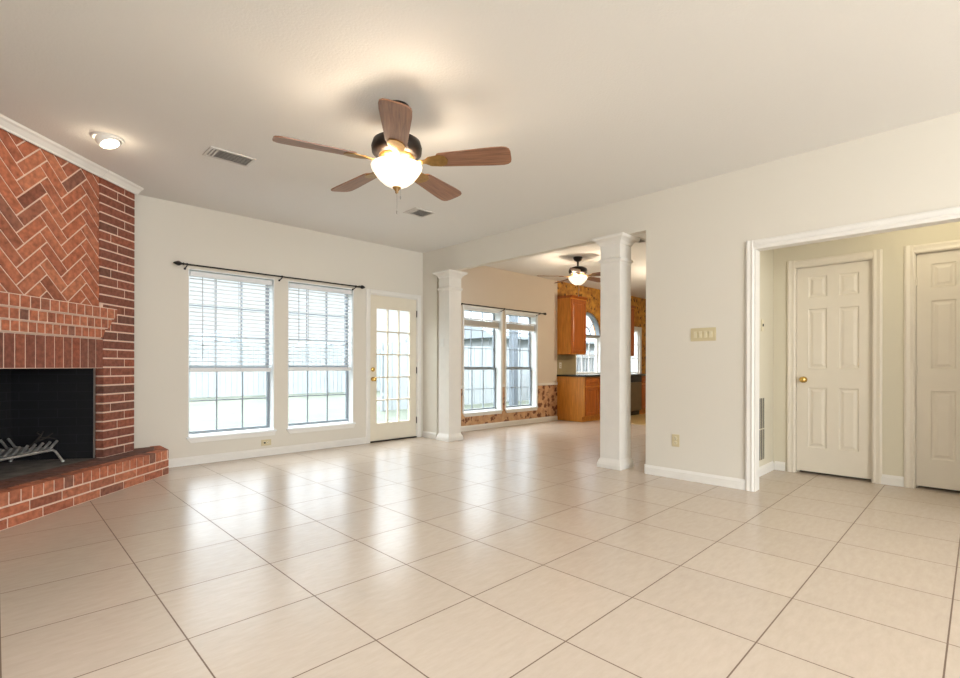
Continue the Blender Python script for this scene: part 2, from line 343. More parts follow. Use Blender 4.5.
mb = MB(); mb.box(XE, XE + .1, YR, BY, 0, ZC); struct(mb.build('wall_kitchen_end', M['nook_wall']))
mb = MB(); mb.box(RX + .101, XE, 1.501, SW, 0, ZC); struct(mb.build('wall_hall_side', M['hall_wall']))
H2 = (.690, 1.310, 0, 2.050); H3 = (-.215, .408, 0, 2.055)
mb = MB(); wall_cells(mb, fX, YR, 1.5, 0, ZC, HX, HX + .12, [H2, H3]); struct(mb.build('wall_hall', M['hall_wall']))
mb = MB(); mb.box(RX + .091, HX - .001, YR, 1.5, 2.44, 2.50); struct(mb.build('ceiling_hall', M['ceiling']))

# baseboards
def base_y(name, x0, x1, y, h=.088, m='trim'):
    mb = MB(); mb.prism([(0, 0), (-.014, 0), (-.014, h - .022), (-.007, h - .008), (-.004, h), (0, h)], lambda d, z, x: (x, y + d, z), x0, x1)
    return struct(mb.build(name, M[m]))
def base_x(name, y0, y1, x, h=.088):
    mb = MB(); mb.prism([(0, 0), (-.014, 0), (-.014, h - .022), (-.007, h - .008), (-.004, h), (0, h)], lambda d, z, y: (x + d, y, z), y0, y1)
    return struct(mb.build(name, M['trim']))
base_y('baseboard_back', 1.21, 3.603, BY); base_y('baseboard_nook', 4.745, KX - .005, BY)
base_x('baseboard_stub', 5.56, BY - .015, RX); base_x('baseboard_right', 1.414, 2.325, RX)
mb = MB(); mb.box(RX, RX + .09, 2.325, 2.338, 0, .088); struct(mb.build('baseboard_end', M['trim']))
base_y('baseboard_hall', RX + .101, HX - .015, 1.501)
base_x('baseboard_hall_mid', .475, .632, HX); base_x('baseboard_hall_left', 1.39, 1.486, HX)
mb = MB()                               # chair rail over the wallpaper
for a, b in ((4.745, 5.385), (6.335, 6.400), (7.318, KX - .012)): mb.box(a, b, BY - .022, BY, .695, .745)
struct(mb.build('trim_3', M['column'], bevel=.006))

# ------------------------------------------------------------------ windows
def sash(mb, fn, a0, a1, z0, z1, d, w=.035, nv=2, nh=1, mw=.013):
    # frame bars and muntins of one sash, d = centre depth
    for (p, q, r, s) in ((a0, a0 + w, z0, z1), (a1 - w, a1, z0, z1), (a0 + w, a1 - w, z0, z0 + w), (a0 + w, a1 - w, z1 - w, z1)):
        mb.box(p, q, d - .015, d + .015, r, s)
    for k in range(1, nv + 1):
        x = a0 + w + (a1 - a0 - 2 * w) * k / (nv + 1); mb.box(x - mw / 2, x + mw / 2, d - .008, d + .008, z0 + w, z1 - w)
    for k in range(1, nh + 1):
        z = z0 + w + (z1 - z0 - 2 * w) * k / (nh + 1); mb.box(a0 + w, a1 - w, d - .0085, d + .0085, z - mw / 2, z + mw / 2)
def make_window(name, a0, a1, z0, z1, zm, liner='vinyl'):
    e = struct(empty(name, ((a0 + a1) / 2, BY, z0)))
    def b(mbx, nm, m, **k):
        o = mbx.build(nm, M[m], e, loc=e.location, **k); o.location = (0, 0, 0); return o
    mb = MB(); t = .008                 # white painted reveal
    mb.box(a0, a0 + t, BY - .001, BY + WT, z0, z1); mb.box(a1 - t, a1, BY - .001, BY + WT, z0, z1); mb.box(a0 + t, a1 - t, BY - .001, BY + WT, z1 - t, z1)
    b(mb, 'window_frame', 'vinyl')
    mb = MB(); sash(mb, None, a0 + t, a1 - t, z0 + .012, zm, BY + .128, .03); b(mb, 'lower_sash', 'sash')
    mb = MB(); sash(mb, None, a0 + t, a1 - t, zm - .01, z1 - t, BY + .156, .03, 2, 2, .011); b(mb, 'upper_sash', 'sash')
    mb = MB(); mb.box(a0 + t + .03, a1 - t - .03, BY + .126, BY + .130, z0 + .042, zm - .03); mb.box(a0 + t + .03, a1 - t - .03, BY + .154, BY + .158, zm + .02, z1 - t - .03); b(mb, 'window_pane', 'glass')
    mb = MB(); mb.box(a0 - .022, a1 + .022, BY - .032, BY - .0005, z0 - .018, z0); mb.box(a0 + .0005, a1 - .0005, BY, BY + .110, z0 - .018, z0 + .001); b(mb, 'window_sill', 'vinyl', bevel=.004)
    mb = MB(); mb.prism([(a0 - .018, z0 - .018), (a1 + .018, z0 - .018), (a1 + .006, z0 - .068), (a0 + .02, z0 - .068)], lambda a, z, h: (a, h, z), BY - .015, BY - .0005); b(mb, 'window_apron', 'trim', bevel=.003)
    return e
make_window('window_1', *W[0], 1.03); make_window('window_2', *W[1], 1.04)
make_window('window_3', *W[2], 1.03); make_window('window_4', *W[3], 1.03)
for nm, (a0, a1, z0, z1) in (('window_3', W[2]), ('window_4', W[3])):   # narrow white casing in the nook
    e = bpy.data.objects[nm]; mb = MB()
    for (p, q, r, s) in ((a0 - .03, a0, z0, z1 + .03), (a1, a1 + .03, z0, z1 + .03), (a0, a1, z1, z1 + .03)): mb.box(p, q, BY - .012, BY - .0005, r, s)
    o = mb.build('window_casing', M['vinyl'], e, loc=e.location); o.location = (0, 0, 0)

# arched kitchen window
e = struct(empty('window_5', (AC, BY, .885)))
def wb5(mbx, nm, m):
    o = mbx.build(nm, M[m], e, loc=e.location); o.location = (0, 0, 0); return o
mb = MB(); rw = .035
for s in (-1, 1):
    x0, x1 = sorted((AC + s * AR, AC + s * (AR - rw))); mb.box(x0, x1, BY + .0, BY + .12, .885, AZ)
mb.box(AC - AR + rw, AC + AR - rw, BY, BY + .12, .885, .925)
wb5(mb, 'window_frame', 'vinyl')
mb = MB()
def arc_band(mb, r0, r1, d0, d1):
    n = 24
    for k in range(n):
        t0, t1 = PI * k / n, PI * (k + 1) / n
        mb.prism([(AC + r0 * math.cos(t0), AZ + r0 * math.sin(t0)), (AC + r1 * math.cos(t0), AZ + r1 * math.sin(t0)), (AC + r1 * math.cos(t1), AZ + r1 * math.sin(t1)), (AC + r0 * math.cos(t1), AZ + r0 * math.sin(t1))],
                 lambda a, z, h: (a, h, z), d0, d1)
arc_band(mb, AR - .04, AR - .001, BY + .02, BY + .12); arc_band(mb, .17, .19, BY + .07, BY + .09)
mb.box(AC - AR + .035, AC + AR - .035, BY + .02, BY + .12, AZ - .025, AZ + .02)
for t in (PI / 4, PI / 2, 3 * PI / 4):
    mb.tube([(AC + .18 * math.cos(t), BY + .08, AZ + .18 * math.sin(t)), (AC + (AR - .02) * math.cos(t), BY + .08, AZ + (AR - .02) * math.sin(t))], .009, 6)
mb.tube([(AC, BY + .08, AZ), (AC, BY + .08, AZ + .18)], .009, 6)
wb5(mb, 'arch_sash', 'sash')
mb = MB(); sash(mb, None, AC - AR + rw, AC + AR - rw, .925, AZ - .025, BY + .09, .025, 2, 1, .014); wb5(mb, 'lower_sash', 'vinyl')
mb = MB(); mb.box(AC - AR + rw, AC + AR - rw, BY + .088, BY + .092, .93, AZ - .02); wb5(mb, 'window_pane', 'glass')
# casement beyond the sink
e = struct(empty('window_6', (11.05, BY, .90)))
mb = MB()
for (p, q, r, s) in ((10.73, 10.81, .90, 2.03), (11.29, 11.37, .90, 2.03), (10.81, 11.29, 1.95, 2.03)): mb.box(p, q, BY - .016, BY - .001, r, s)
wb5(mb, 'window_frame', 'trim')
mb = MB(); sash(mb, None, 10.81, 11.29, .91, 1.95, BY + .05, .03, 1, 2, .014); wb5(mb, 'sash', 'vinyl')
mb = MB(); mb.box(10.84, 11.26, BY + .048, BY + .052, .94, 1.92); wb5(mb, 'window_pane', 'glass')

# ------------------------------------------------------------------ doors
def in_frame(e):
    def b(mbx, nm, m, parent=None, **k):
        o = mbx.build(nm, M[m] if isinstance(m, str) else m, parent or e, loc=e.location, **k); o.location = (0, 0, 0); return o
    return b
# french door
e = struct(empty('door_1', (4.07, BY, 0)), 'cream glazed door of fifteen panes in the back wall'); b = in_frame(e)
d0, d1 = BY + .012, BY + .056; a0, a1, z0, z1 = 3.678, 4.467, .018, 2.043; g0, g1, h0, h1 = 3.785, 4.352, .258, 1.862
mb = MB(); wall_cells(mb, fY, a0, a1, z0, z1, d0, d1, [(g0, g1, h0, h1)]); b(mb, 'door_slab', 'door_cream')
mb = MB()
for k in (1, 2): x = g0 + (g1 - g0) * k / 3; mb.box(x - .009, x + .009, d0 + .004, d1 - .004, h0, h1)
for k in range(1, 5): z = h0 + (h1 - h0) * k / 5; mb.box(g0, g1, d0 + .005, d1 - .005, z - .009, z + .009)
b(mb, 'muntins', 'door_cream')
mb = MB(); mb.box(g0, g1, d0 + .02, d0 + .024, h0, h1); b(mb, 'door_pane', 'glass')
mb = MB(); w = .062
prof = [(0, 0), (0, -.010), (.012, -.018), (w - .012, -.018), (w, -.012), (w, 0)]
mb.prism(prof, lambda p, q, z: (3.668 - p, BY + q, z), 0, 2.112); mb.prism(prof, lambda p, q, z: (4.477 + p, BY + q, z), 0, 2.112)
mb.prism(prof, lambda p, q, x: (x, BY + q, 2.052 + p), 3.668, 4.477)
mb.box(3.666, 3.677, BY, BY + WT - .01, 0, 2.052); mb.box(4.468, 4.479, BY, BY + WT - .01, 0, 2.052); mb.box(3.677, 4.468, BY, BY + WT - .01, 2.044, 2.054)
b(mb, 'door_casing', 'trim')
mb = MB(); mb.box(3.678, 4.467, BY - .01, BY + WT, .001, .016); b(mb, 'threshold', 'bronze')
mb = MB(); mb.lathe((3.722, d0 - .001, .876), [(.03, 0), (.031, -.008), (.014, -.014), (.012, -.034), (.026, -.042), (.030, -.056), (.022, -.068), (.004, -.071)], 20, axis='Y'); b(mb, 'door_knob', 'brass')
mb = MB(); mb.lathe((3.722, d0 - .001, 1.010), [(.030, 0), (.031, -.010), (.024, -.018), (.004, -.020)], 20, axis='Y'); b(mb, 'deadbolt', 'brass')
for z in (1.835, 1.0, .26):
    mb = MB(); mb.lathe((4.469, BY + .003, z - .045), [(.007, 0), (.007, .09)], 10); mb.lathe((4.469, BY + .003, z - .052), [(.003, 0), (.009, .004), (.009, .007)], 10); b(mb, 'door_hinge', 'bronze')

# six-panel doors of the hall
def panel_door(mb, plane, ya, yb, z0, z1, panels, thick=.035):
    # ya > yb ; front face towards -X at plane ; panels as (y0,y1,z0,z1)
    fn = lambda a, z, d: (plane + d, a, z)
    wall_cells(mb, fn, yb, ya, z0, z1, 0, thick, panels)
    for (p, q, r, s) in panels:
        def ring(ins, d): return [fn(p + ins, r + ins, d), fn(q - ins, r + ins, d), fn(q - ins, s - ins, d), fn(p + ins, s - ins, d)]
        mb.loft([ring(0, 0), ring(.009, .009), ring(.022, .009), ring(.042, .002)], caps=False)
        mb.add(ring(.042, .002), [(0, 1, 2, 3)])
def hall_door(name, ya, yb, hinge_side_low, label):
    e = struct(empty(name, (HX, (ya + yb) / 2, 0)), label); b = in_frame(e)
    y0, y1 = yb + .012, ya - .012; pl = HX + .03
    c = (y0 + y1) / 2; pw = .136; off = .048
    cols = ((y0 + .096, c - off), (c + off, y1 - .096))
    panels = [(p, q, r, s) for p, q in cols for r, s in ((.262, .852), (1.04, 1.628), (1.74, 1.945))]
    mb = MB(); panel_door(mb, pl, y1, y0, .022, 2.040, panels); b(mb, 'door_slab', 'door_white')
    mb = MB(); w = .070
    prof = [(0, 0), (0, -.010), (.010, -.015), (.03, -.012), (w - .016, -.018), (w, -.012), (w, 0)]
    mb.prism(prof, lambda p, q, z: (HX + q, ya + p - .004, z), 0, 2.050 + w); mb.prism(prof, lambda p, q, z: (HX + q, yb - p + .004, z), 0, 2.050 + w)
    mb.prism(prof, lambda p, q, y: (HX + q, y, 2.050 + p - .004), yb, ya)
    mb.box(HX, HX + .11, ya - .010, ya, 0, 2.05); mb.box(HX, HX + .11, yb, yb + .010, 0, 2.05); mb.box(HX, HX + .11, yb + .010, ya - .010, 2.042, 2.05)
    mb.box(pl + .036, HX + .11, ya - .022, ya - .010, 0, 2.04); mb.box(pl + .036, HX + .11, yb + .010, yb + .022, 0, 2.04)
    b(mb, 'door_casing', 'door_white')
    return e, b, y0, y1, pl
e, b, y0, y1, pl = hall_door('door_2', H2[1], H2[0], True, 'white six-panel hall door with a brass knob')
mb = MB(); mb.lathe((pl - .001, y1 - .062, .930), [(.030, 0), (.031, -.006), (.013, -.012), (.012, -.030), (.025, -.040), (.030, -.052), (.024, -.064), (.004, -.068)], 20, axis='X'); b(mb, 'door_knob', 'brass')
e, b, y0, y1, pl = hall_door('door_3', H3[1], H3[0], False, 'white six-panel hall door hinged on its left, at the right edge of the view')
for z in (1.81, 1.05, .33):
    mb = MB(); mb.lathe((HX + .018, y1 + .004, z - .045), [(.007, 0), (.007, .09)], 10); mb.box(HX + .018, HX + .030, y1 - .012, y1 + .010, z - .045, z + .045); b(mb, 'door_hinge', 'door_white')
mb = MB(); mb.box(HX + .125, HX + .16, -.6, 1.49, 0, 2.3); struct(mb.build('wall_behind_doors', M['dark']))

# cased opening to the hall
mb = MB(); w = .066
prof = [(0, 0), (0, -.012), (.014, -.020), (.028, -.016), (w - .014, -.020), (w, -.014), (w, 0)]
mb.prism(prof, lambda p, q, z: (RX + q, 1.346 + p, z), 0, 2.060 + w)
mb.prism(prof, lambda p, q, y: (RX + q, y, 2.060 + p), -.62, 1.346)
mb.prism(prof, lambda p, q, z: (RX + q, -.616 - p, z), 0, 2.060 + w)
mb.box(RX - .012, RX + .100, 1.336, 1.349, 0, 2.060); mb.box(RX - .012, RX + .100, -.605, 1.336, 2.048, 2.061); mb.box(RX - .012, RX + .100, -.619, -.606, 0, 2.048)
struct(mb.build('trim_1', M['trim']))

# ------------------------------------------------------------------ fireplace (local x along the face, y into the wall)
FP = Vector((.978, 5.713, 0)); FR = PI / 4
fire = empty('fireplace', FP, FR)
tag(fire, 'red brick corner fireplace with herringbone panel, corbelled mantel and raised hearth', 'fireplace')
def fpart(mb, name, mats, bevel=0, parent=None):
    return mb.build(name, mats, parent or fire, bevel)
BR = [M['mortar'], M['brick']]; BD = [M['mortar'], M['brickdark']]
J = .0068
L0, R0, PI_, WL = -1.90, -.038, -.42, -1.48     # left end, right end, right pier inner, left pier inner
# pier masonry: courses of .08
def brick(mb, x0, x1, y0, y1, z0, z1): mb.box(x0 + J, x1 - J, y0, y1, z0 + J, z1 - J, 1)
def pier(name, xa, xb, mirror):
    mb = MB(); zt, n = 2.715, 31; z_ = .24; ch = (zt - z_) / n
    mb.box(xa + .004, xb - .004, .006, .066, z_, zt, 0)
    if mirror: mb.box(xb - .01, xb + .034, .006, .066, 1.556, zt, 0)
    else: mb.box(xa - .034, xa + .01, .006, .066, 1.556, zt, 0)
    for k in range(n):
        za, zb = z_ + k * ch, z_ + (k + 1) * ch
        br = xa + .167 if k % 2 else xa + .256
        if k in (5, 9, 14, 17, 20, 24, 27): br = xa + .086
        if k % 5 == 2: cuts = [xa, xb]
        else: cuts = [xa, br, xb]
        if za > 1.54: cuts[0] = xa - .037
        if mirror: cuts = sorted(xa + xb - c for c in cuts)
        for i in range(len(cuts) - 1):
            x0, x1 = cuts[i] - (J if i == 0 else 0), cuts[i + 1] + (J if i == len(cuts) - 2 else 0)
            brick(mb, x0, x1, 0, .072, za, zb)
    return fpart(mb, name, BD, .0025)
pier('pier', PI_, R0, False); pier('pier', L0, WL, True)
# herringbone panel
def herringbone(name, x0, x1, z0, z1, yf):
    w, n = .0885, 3; bm = bmesh.new(); c, s = math.cos(PI / 4), math.sin(PI / 4)
    ox, oz = -.62 - .157, 1.69
    def q(i, j, di, dj):
        a0, a1, b0, b1 = i * w + J, (i + di) * w - J, j * w + J, (j + dj) * w - J
        vs = []
        for y in (yf, yf + .03):
            for a, b_ in ((a0, b0), (a1, b0), (a1, b1), (a0, b1)):
                vs.append(bm.verts.new((ox + a * c - b_ * s, y, oz + a * s + b_ * c)))
        for f in ((0, 1, 2, 3), (0, 1, 5, 4), (1, 2, 6, 5), (2, 3, 7, 6), (3, 0, 4, 7)): bm.faces.new([vs[t] for t in f])
    R = 26
    for i in range(-R, R):
        for j in range(-R, R):
            x, z = ox + (i * c - j * s) * w, oz + (i * s + j * c) * w
            if not (x0 - .4 < x < x1 + .4 and z0 - .4 < z < z1 + .4): continue
            r = (i - j) % (2 * n)
            if r == 0: q(i, j, n, 1)
            if r == 2 * n - 1: q(i, j, 1, n)
    for co, no in (((x0, 0, 0), (-1, 0, 0)), ((x1, 0, 0), (1, 0, 0)), ((0, 0, z0), (0, 0, -1)), ((0, 0, z1), (0, 0, 1))):
        bmesh.ops.bisect_plane(bm, geom=bm.verts[:] + bm.edges[:] + bm.faces[:], plane_co=co, plane_no=no, clear_outer=True)
    for f in bm.faces: f.material_index = 1
    vs = [bm.verts.new(p) for p in ((x0, yf + .006, z0), (x1, yf + .006, z0), (x1, yf + .006, z1), (x0, yf + .006, z1), (x0, yf + .15, z0), (x1, yf + .15, z0), (x1, yf + .15, z1), (x0, yf + .15, z1))]
    for f in ((0, 1, 2, 3), (0, 1, 5, 4), (1, 2, 6, 5), (2, 3, 7, 6), (3, 0, 4, 7), (4, 5, 6, 7)): bm.faces.new([vs[t] for t in f])
    bmesh.ops.recalc_face_normals(bm, faces=bm.faces)
    me = bpy.data.meshes.new(name); bm.to_mesh(me); bm.free()
    for m in BR: me.materials.append(m)
    o = bpy.data.objects.new(name, me); COL.objects.link(o); o.parent = fire; return o
HXL, HXR = -1.442, -.458
hp = herringbone('herringbone_panel', HXL, HXR, 1.555, 2.715, .012)
# soldier course over the opening
mb = MB(); mb.box(WL + .002, PI_ - .002, .008, .20, 1.03, 1.29, 0)
n = 13; p = (PI_ - WL) / n
for k in range(n): brick(mb, WL + k * p, WL + (k + 1) * p, .0, .19, 1.028, 1.287)
fpart(mb, 'soldier_course', BD, .0025)
# corbelled mantel: three header courses stepping out, mitred ends
mb = MB()
for k, (za, zb, pr, xr0, xr1) in enumerate(((1.290, 1.376, .022, -.470, -.425), (1.376, 1.462, .046, -.425, -.375), (1.462, 1.556, .072, -.385, -.345))):
    xl0, xl1 = L0 - xr0, L0 - xr1
    fn = lambda x, z, y: (x, y, z)
    mb.prism([(xl0, za), (xr0, za), (xr1, zb), (xl1, zb)], fn, -pr + .006, -.0005, 0)
    n = 14; p = (xr0 - xl0) / n
    for i in range(n): brick(mb, xl0 + i * p, xl0 + (i + 1) * p, -pr, -.001, za, zb)
    mb.prism([(xr0 + J, za + J), (xr0 + .014, za + J), (xr1, zb - J), (xr0 + J, zb - J)], fn, -pr, -.001, 1)
    mb.prism([(xl0 - J, za + J), (xl0 - .014, za + J), (xl1, zb - J), (xl0 - J, zb - J)], fn, -pr, -.001, 1)
fpart(mb, 'mantel', BR, .0025)
# hearth
HP = [(-2.189, -.032), (-1.935, -.286), (.035, -.286), (.289, -.032), (0.02, .232), (-1.92, .232)]
mb = MB(); ins = .007
mb.prism([(-2.18, -.030), (-1.932, -.279), (.032, -.279), (.280, -.032), (0.015, .225), (-1.915, .225)], lambda a, b_, h: (a, b_, h), .0, .233, 0)
def row(za, zb, pitch, off, mi_end=True):
    x = -1.935 + off - pitch
    while x < .035:
        a, b2 = max(x, -1.935), min(x + pitch, .035)
        if b2 - a > .03: brick(mb, a, b2, -.286, -.18, za, zb)
        x += pitch
    for sgn in (1, -1):                       # sloping ends, along the wall line
        n = 4 if pitch < .1 else 2; L = math.hypot(.254, .254)
        for k in range(n):
            t0, t1 = k / n * L + J + (.001), (k + 1) / n * L - J
            P = []
            for t, dd in ((t0, 0), (t1, 0), (t1, .09), (t0, .09)):
                x_ = .035 + t / 2 ** .5 - dd / 2 ** .5; y_ = -.286 + t / 2 ** .5 + dd / 2 ** .5
                P.append((x_ if sgn > 0 else -1.9 - x_, y_))
            mb.prism(P, lambda a, b_, h: (a, b_, h), za + J, zb - J, 1)
row(0, .073, .255, .10); row(.073, .147, .255, .0); 
fpart(mb, 'hearth', BR, .0025)
mb = MB(); row(.147, .246, .0835, .03); 
fpart(mb, 'hearth_edge', BR, .0025)
mb = MB(); mb.prism([(-2.11, -.03), (-1.86, -.183), (-.04, -.183), (.205, -.03), (0, .19), (-1.9, .19)], lambda a, b_, h: (a, b_, h), .225, .2395, 1)
x = -1.90
while x < .0:
    mb.box(x + J, x + .0835 - J, -.178, -.002, .228, .244, 1); x += .0835
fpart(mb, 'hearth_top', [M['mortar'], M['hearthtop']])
# firebox
mb = MB(); fx0, fx1, fy0, fy1, fz0, fz1 = WL, PI_, .205, .70, .24, 1.16
sw_ = .12                                     # side walls taper towards the back
mb.add([(fx0, .066, fz0), (fx1, .066, fz0), (fx1 - sw_, fy1, fz0), (fx0 + sw_, fy1, fz0)], [(0, 1, 2, 3)], 1)
for s in (0, 1):
    a, a2 = (fx1, fx1 - sw_) if s else (fx0, fx0 + sw_)
    mb.add([(a, .079, fz0), (a2, fy1, fz0), (a2, fy1, fz1), (a, .079, fz1)], [(0, 1, 2, 3)], 0)
mb.add([(fx0 + sw_, fy1, fz0), (fx1 - sw_, fy1, fz0), (fx1 - sw_, fy1, fz1), (fx0 + sw_, fy1, fz1)], [(0, 1, 2, 3)], 0)
mb.add([(fx0, .205, fz1), (fx1, .205, fz1), (fx1 - sw_, fy1, fz1), (fx0 + sw_, fy1, fz1)], [(0, 1, 2, 3)], 0)
def firebrick():
    m = bpy.data.materials.new('sooty_brick_lining'); m.use_nodes = True; nt = m.node_tree; b = nt.nodes['Principled BSDF']; L = nt.links.new
    tc = nt.nodes.new('ShaderNodeTexCoord'); sx = nt.nodes.new('ShaderNodeSeparateXYZ'); L(tc.outputs['Object'], sx.inputs[0])
    ad = nt.nodes.new('ShaderNodeMath'); ad.operation = 'ADD'; L(sx.outputs[0], ad.inputs[0]); L(sx.outputs[1], ad.inputs[1])
    cb = nt.nodes.new('ShaderNodeCombineXYZ'); L(ad.outputs[0], cb.inputs[0]); L(sx.outputs[2], cb.inputs[1])
    br = nt.nodes.new('ShaderNodeTexBrick'); br.inputs['Scale'].default_value = 1; br.inputs['Brick Width'].default_value = .23; br.inputs['Row Height'].default_value = .075; br.inputs['Mortar Size'].default_value = .003
    br.inputs['Color1'].default_value = (.005, .005, .008, 1); br.inputs['Color2'].default_value = (.007, .007, .010, 1); br.inputs['Mortar'].default_value = (.020, .020, .027, 1); L(cb.outputs[0], br.inputs['Vector'])
    n = nt.nodes.new('ShaderNodeTexNoise'); n.inputs['Scale'].default_value = 7; n.inputs['Detail'].default_value = 6; L(tc.outputs['Object'], n.inputs['Vector'])
    mx = nt.nodes.new('ShaderNodeMixRGB'); mx.blend_type = 'MULTIPLY'; mx.inputs[0].default_value = .8; L(br.outputs[0], mx.inputs[1]); L(n.outputs['Fac'], mx.inputs[2]); L(mx.outputs[0], b.inputs['Base Color']); b.inputs['Roughness'].default_value = .8
    return m
fpart(mb, 'firebox', [firebrick(), M['ash']])
mb = MB()
mb.box(PI_ + .0, PI_ - .016, .074, .078, .244, 1.03); fpart(mb, 'firebox_flange', M['steel']); mb = MB(); mb.box(WL, WL + .016, .074, .078, .244, 1.03)
fpart(mb, 'firebox_flange', M['steel'])
mb = MB()                                     # brick jambs inside the opening
# crown moulding at the head of the chimney breast
mb = MB(); cp = [(.0, 2.690), (-.012, 2.690), (-.016, 2.705), (-.045, 2.732), (-.062, 2.742), (-.070, 2.756), (0, 2.756)]
def crown(x0, x1, off=0): mb.prism(cp, lambda y, z, x: (x, y + off, z), x0, x1)
crown(HXL, HXR, -.0005); crown(HXR, -.02, -.005); crown(L0 - .04, HXL, -.005)
c_ = mb.build('trim_2', M['trim'], None); c_.location = FP; c_.rotation_euler.z = FR; struct(c_)
mb = MB(); mb.prism([(L0, .21), (0, .21), (0, .257), (-1.9, .257)], lambda a, b_, h: (a, b_, h), 1.2, ZC - .06); 
fpart(mb, 'chimney_back', M['mortar'])
mb = MB()                                     # side returns of the breast to the room walls
mb.prism([(-.03, .073), (-.03, .225), (-.06, .225), (-.06, .073)], lambda a, b_, h: (a, b_, h), .24, 2.70); fpart(mb, 'side_return', M['brickdark']); mb = MB(); mb.prism([(-1.897, .073), (-1.896, .250), (-1.84, .250), (-1.84, .073)], lambda a, b_, h: (a, b_, h), .24, 2.70)
fpart(mb, 'side_return', M['brickdark'])

# grate
gr = empty('fireplace_grate', FP, FR); tag(gr, 'grey iron log grate with upturned bars standing in the black firebox', 'fireplace grate')
mb = MB(); mb.tube([(-1.25, .272, .345), (-.62, .272, .345)], .011, 8); mb.build('front_rail', M['grate'], gr)
mb = MB(); mb.tube([(-1.25, .55, .345), (-.62, .55, .345)], .011, 8); mb.build('rear_rail', M['grate'], gr)
for k in range(10):
    x = -.640 - k * .066
    mb = MB(); mb.tube([(x, .63, .44), (x, .575, .372), (x, .53, .360), (x, .30, .360), (x, .27, .368), (x, .218, .425)], .0105, 8); mb.build('grate_bar', M['grate'], gr)
for x in (-.627, -1.24):
    for ya, yb in ((.272, .180), (.55, .62)):
        mb = MB(); mb.tube([(x, ya, .345), (x, ya + (yb - ya) * .3, .335), (x, yb, .252)], .010, 8); mb.lathe((x, yb, .246), [(.012, 0), (.013, .010), (.009, .014)], 10); mb.build('leg', M['grate'], gr)
tw = empty('charred_twig', FP + Vector((.017, .017, 0)) * .7, FR); tag(tw, 'thin charred branching twig standing up from the end of the log grate', 'twig')
mb = MB(); mb.tube([(-.69, .42, .371), (-.70, .36, .42), (-.71, .31, .47), (-.715, .28, .51)], [.012, .010, .007, .003], 6)
mb.tube([(-.70, .36, .42), (-.67, .29, .455), (-.66, .25, .49)], [.008, .006, .003], 6); mb.tube([(-.707, .315, .48), (-.74, .31, .50), (-.75, .29, .515)], [.006, .005, .002], 6)
mb.tube([(-.705, .33, .46), (-.69, .25, .455), (-.67, .21, .44)], [.006, .005, .003], 6)
mb.build('branch', M['charred'], tw)

# ------------------------------------------------------------------ columns
def column(cy, label, switch):
    cx = 4.660
    e = empty('square_column', (cx, cy, 0)); tag(e, label, 'column', 'square columns of the wide opening')
    def b(mbx, nm, bev=.003): return mbx.build(nm, M['column'], e, bev)
    mb = MB(); mb.sq(0, 0, [(.114, .02), (.114, 2.36)]); b(mb, 'shaft')
    mb = MB(); mb.sq(0, 0, [(.138, 0), (.138, .035), (.132, .060), (.118, .090), (.1145, .10)]); b(mb, 'base')
    mb = MB(); mb.sq(0, 0, [(.115, 2.135), (.127, 2.148), (.130, 2.16), (.130, 2.172), (.115, 2.182)]); b(mb, 'collar')
    mb = MB(); mb.sq(0, 0, [(.115, 2.315), (.122, 2.325), (.130, 2.345), (.150, 2.365), (.176, 2.378), (.182, 2.392), (.182, 2.4045)]); b(mb, 'capital')
    return e
c1 = column(5.362, 'white square column beside the glazed door, with a light switch on it', True)
c2 = column(2.705, 'white square column nearest the beige wall, hiding the kitchen sink', False)
def plate_y(): pass
# ------------------------------------------------------------------ wall plates
sw = empty('light_switch', (4.538, 5.385, 1.39)); tag(sw, 'white single light switch on the column by the glazed door', 'light switch')
mb = MB(); mb.box(-.006, 0, -.035, .035, -.058, .058); mb.build('cover_plate', M['plate'], sw, .002)
mb = MB(); mb.box(-.012, -.006, -.006, .006, -.013, .013); mb.build('toggle', M['plate'], sw, .001)
sp = empty('switch_bank', (RX - .0005, 1.770, 1.348)); tag(sp, 'wide almond switch plate with four switches on the beige wall', 'light switch')
mb = MB(); mb.box(-.006, 0, -.112, .112, -.060, .060); mb.build('cover_plate', M['almond'], sp, .002)
for k, y in enumerate((.069, .023, -.023, -.069)):
    mb = MB(); mb.box(-.010, -.006, y - .014, y + .014, -.030, .030)
    mb.prism([(-.010, -.026), (-.018, .022), (-.010, .024)], lambda x, z, h: (x, h, z), y - .011, y + .011); mb.build('rocker', M['almond2'], sp)
def outlet(name, loc, rot, label, horizontal=False, m='almond', group='power outlets'):
    e = empty(name, loc); e.rotation_euler = rot; tag(e, label, 'outlet')
    mb = MB(); mb.box(-.036, .036, -.006, 0, -.058, .058); mb.build('cover_plate', M[m], e, .002)
    for z in (.021, -.021):
        mb = MB(); mb.lathe((0, -.006, z), [(.017, 0), (.017, -.003), (.016, -.004)], 16, 0, 'Y')
        for x in (-.007, .007): mb.box(x - .0015, x + .0015, -.0108, -.009, z - .001, z + .009, 1)
        mb.box(-.003, .003, -.0108, -.009, z - .011, z - .006, 1)
        mb.build('socket', [M['almond2'], M['dark']], e)
    return e
outlet('wall_outlet', (RX - .0005, 2.022, .358), (0, 0, PI * 1.5 + PI), 'almond upright outlet low on the beige wall')
bpy.data.objects['wall_outlet'].rotation_euler = (0, 0, -PI / 2)
o = outlet('wall_outlet', (2.270, BY - .0005, .155), (0, PI / 2, 0), 'almond sideways outlet with a cable jack below the left window')
mb = MB(); mb.lathe((0, -.011, -.021), [(.010, 0), (.010, -.010), (.006, -.014)], 12, 0, 'Y'); mb.build('cable_jack', M['dark'], o)
o = outlet('wall_outlet', (8.02, BY - .011, 1.08), (0, 0, 0), 'pale outlet on the kitchen tile splashback', m='plate')
